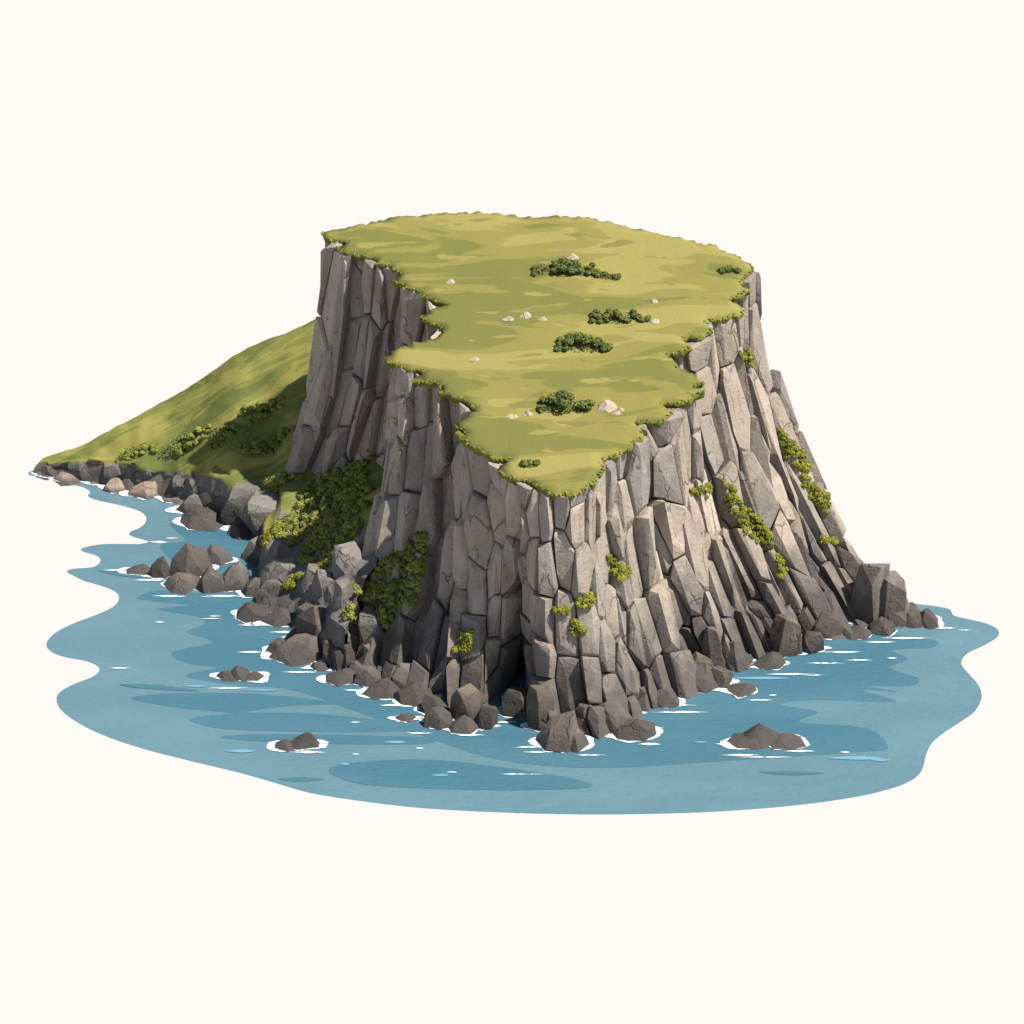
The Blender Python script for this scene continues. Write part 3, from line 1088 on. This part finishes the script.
for px, bt, w, h, st, lab in STONES:
    on_turf = px > 400
    trees = (BV_TURF,) if on_turf else (BV_HILL, BV_CLIFF)
    base, _ = cast(px, bt, trees)
    sc = FPX / ((base - CAM).dot(FW))
    rg = random.Random(px * 13 + bt)
    W, H = w / sc, max(0.12, (h / sc - 0.3 * w / sc * 0.47) / 0.88)
    V, F = [], []
    n = hull_into(V, F, rock_points(W, W * 0.75, H, rg, 'f'))
    me = mesh_from('stone', V, F)
    face_attr(me, 'tone', [rg.random() for _ in range(n)])
    o = link('stone', me, M_STONE)
    o.location = base + Vector((0, W * 0.25, 0.0))
    if on_turf:
        o.location.z = turf_z(o.location.x, o.location.y) - 0.03
    bevel(o, 0.04)
    tag(o, lab, 'stone', 'pale stones lying on the turf' if on_turf else 'pale stones among the shrubs')

# ------------------------------------------------------------------ foliage
def leaves(V, F, tone, c, r, n, size, tn, flat=0.75, up=None):
    """A clump: small leaf faces on and in a flattened ball."""
    for _ in range(n):
        d = Vector((random.gauss(0, 1), random.gauss(0, 1), random.gauss(0, 1))).normalized()
        if d.z < -0.35:
            d.z *= -1
        rr = r * random.uniform(0.55, 1.03)
        p = c + Vector((d.x * rr, d.y * rr, d.z * rr * flat))
        nrm = (d + Vector((random.uniform(-.6, .6), random.uniform(-.6, .6), random.uniform(-.2, .7)))).normalized()
        t = nrm.orthogonal().normalized()
        t = Matrix.Rotation(random.uniform(0, 6.28), 3, nrm) @ t
        b = nrm.cross(t)
        s = size * random.uniform(0.6, 1.3)
        i = len(V)
        V.extend([p - t * s * .5, p + b * s * .34, p + t * s * .55, p - b * s * .34])
        F.append([i, i + 1, i + 2, i + 3])
        tone.append(min(1, max(0, tn + random.uniform(-.22, .22))))


def stems(base, tips, r):
    V, F = [], []
    for t in tips:
        a, b = Vector((0, 0, -0.1)), t
        d = (b - a).normalized()
        s = d.orthogonal().normalized()
        q = d.cross(s)
        i = len(V)
        for p, rr in ((a, r), (b, r * 0.4)):
            for k in range(5):
                an = 6.283 * k / 5
                V.append(p + s * math.cos(an) * rr + q * math.sin(an) * rr)
        for k in range(5):
            F.append([i + k, i + (k + 1) % 5, i + 5 + (k + 1) % 5, i + 5 + k])
    return V, F


s = NT('bush_wood', 0.9, 0.1)
M_WOOD = s.color(s.mix(s.noise(s.pos(), 6, 3), (0.05, 0.036, 0.024), (0.11, 0.085, 0.06)))


def bush(px, bt, w, h, label, group, trees, mat=M_BUSH, name='bush'):
    base, nrm = cast(px, bt, trees)
    sc = FPX / ((base - CAM).dot(FW))
    W, H = w / sc, max(0.45, 0.78 * h / sc)
    root = bpy.data.objects.new(name, None)
    COL.objects.link(root)
    root.location = base + Vector((0, W * 0.08, 0))
    V, F, tn = [], [], []
    rg = random.Random(int(px * 3 + bt))
    k = max(6, int(W * 4.5))
    tips = []
    for i in range(k):
        t = rg.uniform(-1, 1)
        hh = H * (1 - 0.72 * abs(t) ** 1.1) * rg.uniform(0.55, 1.0)
        r = max(0.30, min(hh * 0.62, H * 0.5) * rg.uniform(0.8, 1.1))
        x, y = t * W * 0.46, rg.uniform(-.24, .24) * W * 0.5
        wp = root.location + Vector((x, y, 0))
        z = 0.0
        hit = None
        for tr in trees:
            q = tr.ray_cast(wp + Vector((0, 0, 6)), Vector((0, 0, -1)))
            if q[0] is not None and (hit is None or q[0].z > hit):
                hit = q[0].z
        if hit is not None:
            z = hit - root.location.z
        c = Vector((x, y, z + max(0.12, hh - r * 0.75)))
        leaves(V, F, tn, c, r, int(60 + 150 * r), 0.24, rg.uniform(0.1, 0.9))
        tips.append(c)
    for _ in range(int(110 * W)):
        an, rr = rg.uniform(0, 6.283), math.sqrt(rg.random())
        x, y = math.cos(an) * rr * W * 0.5, math.sin(an) * rr * W * 0.16
        leaves(V, F, tn, Vector((x, y, y * (SLOPE if trees is T else T_H) + rg.uniform(0.0, 0.3) * H * (1.2 - rr) + 0.03)), 0.1, 1, 0.22, rg.uniform(0, 0.7))
    me = mesh_from('foliage', V, F)
    face_attr(me, 'tone', tn)
    link('foliage', me, mat, root)
    sv, sf = stems(None, tips, 0.05)
    link('stem', mesh_from('stem', sv, sf), M_WOOD, root)
    tag(root, label, 'bush', group)


G1 = 'low bushes on the plateau'
T = (BV_TURF,)
for b in [(566, 274, 70, 16, 'farthest dark bush on the plateau, in front of a pale stone'),
          (607, 278, 26, 7, 'small sprig of scrub right of the farthest bush'),
          (620, 321, 62, 11, 'low spreading bush on the right half of the turf'),
          (583, 350, 62, 18, 'rounded dark bush in the middle of the turf'),
          (566, 410, 60, 21, 'front bush, left of the biggest stone on the plateau'),
          (728, 272, 22, 5, 'tiny scrub patch by the upper right rim'),
          (528, 466, 20, 7, 'little dark tuft bush near the front tip of the turf')]:
    bush(*b, G1, T)
G2 = 'scrub patches on the hillside'
for b in [(190, 447, 52, 12, 'long dark scrub patch low on the hillside'),
          (228, 438, 50, 12, 'scrub patch halfway to the cliff on the hillside'),
          (262, 418, 50, 12, 'highest scrub patch on the hillside, nearest the cliff'),
          (255, 456, 40, 15, 'round scrub clump above the smooth slabs of the inlet'),
          (282, 440, 34, 12, 'dark scrub clump beside the foot of the far wall'),
          (138, 456, 40, 7, 'thin scrub line over the rosy boulders'),
          (283, 484, 40, 14, 'scrub on the grassy toe below the far wall')]:
    bush(*b, G2, (BV_HILL,), M_SHRUB)


def patch(name, poly, r0, r1, n, mat, label, cat, group, kind=None, trees=(BV_CLIFF, BV_HILL), leaf=0.26):
    """Plants rooted on the real surface behind an outlined patch of the photograph."""
    xs, ys = [p[0] for p in poly], [p[1] for p in poly]
    V, F, tn = [], [], []
    c0 = None
    k = 0
    guard = 0
    while k < n and guard < n * 40:
        guard += 1
        x, y = random.uniform(min(xs), max(xs)), random.uniform(min(ys), max(ys))
        if not inside(poly, x, y):
            continue
        p, nr = cast(x, y, trees)
        if p.z < 0.6:
            continue
        r = random.uniform(r0, r1)
        if c0 is None:
            c0 = p.copy()
        elif (p - c0).length > 16:
            continue
        leaves(V, F, tn, p + nr * r * 0.25, r, int(40 + 150 * r), leaf, random.choice((0.12, 0.4, 0.65, 0.95)))
        k += 1
    o = link(name, mesh_from(name, [v - c0 for v in V], F), mat)
    face_attr(o.data, 'tone', tn)
    o.location = c0
    tag(o, label, cat, group, kind)


patch('shrubbery', [(372, 457), (335, 470), (300, 490), (298, 512), (272, 528), (282, 548), (306, 540), (300, 562), (318, 570), (335, 566), (340, 552), (358, 535), (370, 500)],
      0.28, 0.55, 330, M_SHRUB, 'dense dark green shrubbery filling the gully left of the jutting pillar', 'shrubbery', None, 'stuff')
patch('shrubbery', [(428, 526), (410, 545), (382, 560), (372, 580), (355, 585), (360, 598), (343, 614), (350, 626), (372, 620), (388, 626), (400, 606), (414, 606), (424, 565)],
      0.25, 0.5, 250, M_SHRUB, 'steep patch of shrubs clinging to the shaded wall below the jutting pillar', 'shrubbery', None, 'stuff')
GL = 'grass growing on the cliff ledges'
for poly, n, lab in [
    ([(722, 478), (735, 490), (752, 510), (759, 520), (770, 530), (774, 550), (760, 545), (742, 530), (728, 508)], 30, 'long strip of grass on a slanting ledge of the right wall'),
    ([(778, 426), (790, 440), (804, 452), (812, 482), (828, 495), (831, 516), (816, 506), (803, 490), (800, 470), (784, 455)], 36, 'bright grass running down the right skyline edge of the cliff'),
    ([(738, 356), (750, 349), (754, 368), (745, 362)], 7, 'small green tuft high on the far right pillar'),
    ([(605, 549), (614, 556), (630, 570), (622, 580), (611, 572)], 12, 'pale tuft on the sunny wall right of the front corner'),
    ([(574, 603), (584, 592), (598, 596), (590, 608), (580, 606)], 8, 'upper tuft on the sunny front corner'),
    ([(569, 632), (574, 619), (587, 630), (580, 636)], 6, 'dark little tuft below the upper one on the front corner'),
    ([(553, 608), (568, 607), (568, 613), (555, 613)], 4, 'thin grass line in a crack on the front corner'),
    ([(454, 650), (460, 633), (474, 629), (472, 645), (462, 656)], 10, 'green tuft low on the shaded front wall'),
    ([(777, 556), (784, 560), (786, 578), (778, 576)], 6, 'narrow tuft at the crack near the end of the right wall'),
    ([(690, 490), (712, 484), (708, 497), (697, 498)], 5, 'sparse sprig in the middle of the right wall'),
    ([(818, 538), (832, 536), (838, 543), (822, 543)], 4, 'flat tuft on the last right buttress'),
    ([(282, 585), (300, 572), (304, 578), (290, 591)], 7, 'tuft on grey rock over the middle left shore'),
    ([(244, 551), (262, 538), (288, 518), (290, 524), (266, 546), (246, 556)], 16, 'grass bank on the rocks behind the spit')]:
    patch('grass_tuft', poly, 0.20, 0.38, int(n * 3.4) + 4, M_LEDGE, lab, 'grass', GL, leaf=0.2)

# ------------------------------------------------------------------ foam along the shore and loose streaks
def foam_lens(px, py, w, h, z=0.075):
    b = len(FOAM_V)
    n = 14
    h *= 0.75
    w *= 0.85
    up, lo = [], []
    for k in range(n + 1):
        t = k / n
        e = math.sin(math.pi * t) ** 1.4
        j = noise.noise(Vector((px * .1 + t * w * 0.22, py * .1, 0)))
        x = px - w / 2 + w * t
        up.append(at_z(x, py - h * .5 * e * max(0.05, 1 + 1.5 * j) + j * h * .5, z))
        lo.append(at_z(x, py + h * .5 * e * max(0.05, 1 - 0.8 * j) + j * h * .5, z))
    FOAM_V.extend(up + lo)
    for k in range(n):
        FOAM_F.append([b + k, b + n + 1 + k, b + n + 2 + k, b + k + 1])


shore = [(28, 473.5), (60, 479), (90, 482.5), (125, 489), (150, 495), (180, 501), (200, 508), (185, 518), (215, 523), (247, 529)]
for (a, b) in zip(shore, shore[1:]):
    L = math.hypot(b[0] - a[0], b[1] - a[1])
    for k in range(max(1, int(L / 9))):
        t = random.random()
        foam_lens(a[0] + (b[0] - a[0]) * t + 3, a[1] + (b[1] - a[1]) * t + random.uniform(0, 2), random.uniform(14, 30), random.uniform(1.2, 3.0))
for f in [(120, 668, 30, 1.6), (158, 542, 24, 3), (172, 538, 16, 1.5), (115, 570, 34, 1.6), (160, 622, 14, 1.5), (215, 616, 16, 1.3), (212, 618.5, 28, 1.2),
          (254, 652, 44, 2.2), (228, 688, 50, 2.0), (307, 752, 46, 3.0), (420, 748, 12, 1.6), (356, 754, 10, 1.5), (530, 747, 36, 2.2), (535, 752, 30, 2.2), (590, 755, 40, 2.4),
          (520, 774, 60, 1.6), (452, 772, 14, 1.4), (340, 675, 40, 2.2), (360, 690, 42, 2.4), (395, 705, 38, 2.6), (420, 733, 34, 2.0), (470, 735, 36, 2.6), (505, 722, 30, 2.4),
          (650, 744, 30, 3.0), (655, 728, 22, 3.0), (680, 712, 70, 2.4), (672, 705, 60, 2.4), (725, 690, 40, 2.4), (760, 700, 34, 1.8), (773, 695, 12, 1.6), (790, 674, 60, 2.4),
          (825, 663, 46, 2.2), (812, 675, 30, 1.6), (842, 652, 50, 2.4), (858, 660, 36, 1.8), (892, 658, 15, 1.8), (905, 638, 60, 2.6), (880, 642, 40, 2.2), (945, 628, 30, 2.4), (965, 630, 18, 1.5),
          (845, 752, 14, 1.8), (800, 751, 40, 2.6), (740, 755, 50, 2.6), (765, 757, 70, 1.6), (722, 744, 18, 1.8), (285, 632, 40, 2.4), (255, 625, 44, 2.4), (312, 668, 40, 2.2), (300, 672, 50, 2.0),
          (270, 600, 30, 1.8), (225, 596, 60, 2.6), (170, 596, 44, 2.4), (150, 580, 40, 2.4), (355, 722, 14, 1.5)]:
    foam_lens(*f)
me = mesh_from('foam', FOAM_V, FOAM_F)
for p in me.polygons:
    if p.normal.z < 0:
        p.flip()
link('foam', me, M_FOAM, sea)

# ------------------------------------------------------------------ light
SUN_EL = R(59)
sh = Vector((0.99, -0.14))
sun_dir = Vector((sh.x * math.cos(SUN_EL), sh.y * math.cos(SUN_EL), math.sin(SUN_EL)))
ld = bpy.data.lights.new('sun', 'SUN')
ld.energy = 5.0
ld.angle = R(0.5)
ld.color = (1.0, 0.94, 0.85)
lo = bpy.data.objects.new('sun', ld)
COL.objects.link(lo)
lo.rotation_euler = (-sun_dir).to_track_quat('-Z', 'Y').to_euler()
lo.location = sun_dir * 150

w = bpy.data.worlds.new('World')
scene.world = w
w.use_nodes = True
t = w.node_tree
out = t.nodes['World Output']
bg = t.nodes['Background']
sky = t.nodes.new('ShaderNodeTexSky')
sky.sky_type = 'NISHITA'
sky.sun_disc = False
sky.sun_elevation = SUN_EL
sky.sun_rotation = math.atan2(sh.x, sh.y)
t.links.new(sky.outputs[0], bg.inputs[0])
bg.inputs[1].default_value = 0.06
cream = t.nodes.new('ShaderNodeBackground')
cream.inputs[0].default_value = (1.0, 0.965, 0.905, 1)
cream.inputs[1].default_value = 0.617
tc = t.nodes.new('ShaderNodeTexCoord')
sp = t.nodes.new('ShaderNodeSeparateXYZ')
t.links.new(tc.outputs['Generated'], sp.inputs[0])
mr = t.nodes.new('ShaderNodeMapRange')
mr.interpolation_type = 'SMOOTHSTEP'
t.links.new(sp.outputs['Z'], mr.inputs[0])
mr.inputs[1].default_value, mr.inputs[2].default_value = 0.02, 0.40
mx = t.nodes.new('ShaderNodeMixShader')
t.links.new(mr.outputs[0], mx.inputs[0])
t.links.new(cream.outputs[0], mx.inputs[1])
t.links.new(bg.outputs[0], mx.inputs[2])
t.links.new(mx.outputs[0], out.inputs[0])

vs = scene.view_settings
vs.view_transform = 'Standard'
vs.look = 'None'
vs.exposure = 0.7
vs.gamma = 1
scene.cycles.max_bounces = 5
scene.cycles.diffuse_bounces = 3
scene.cycles.use_denoising = True
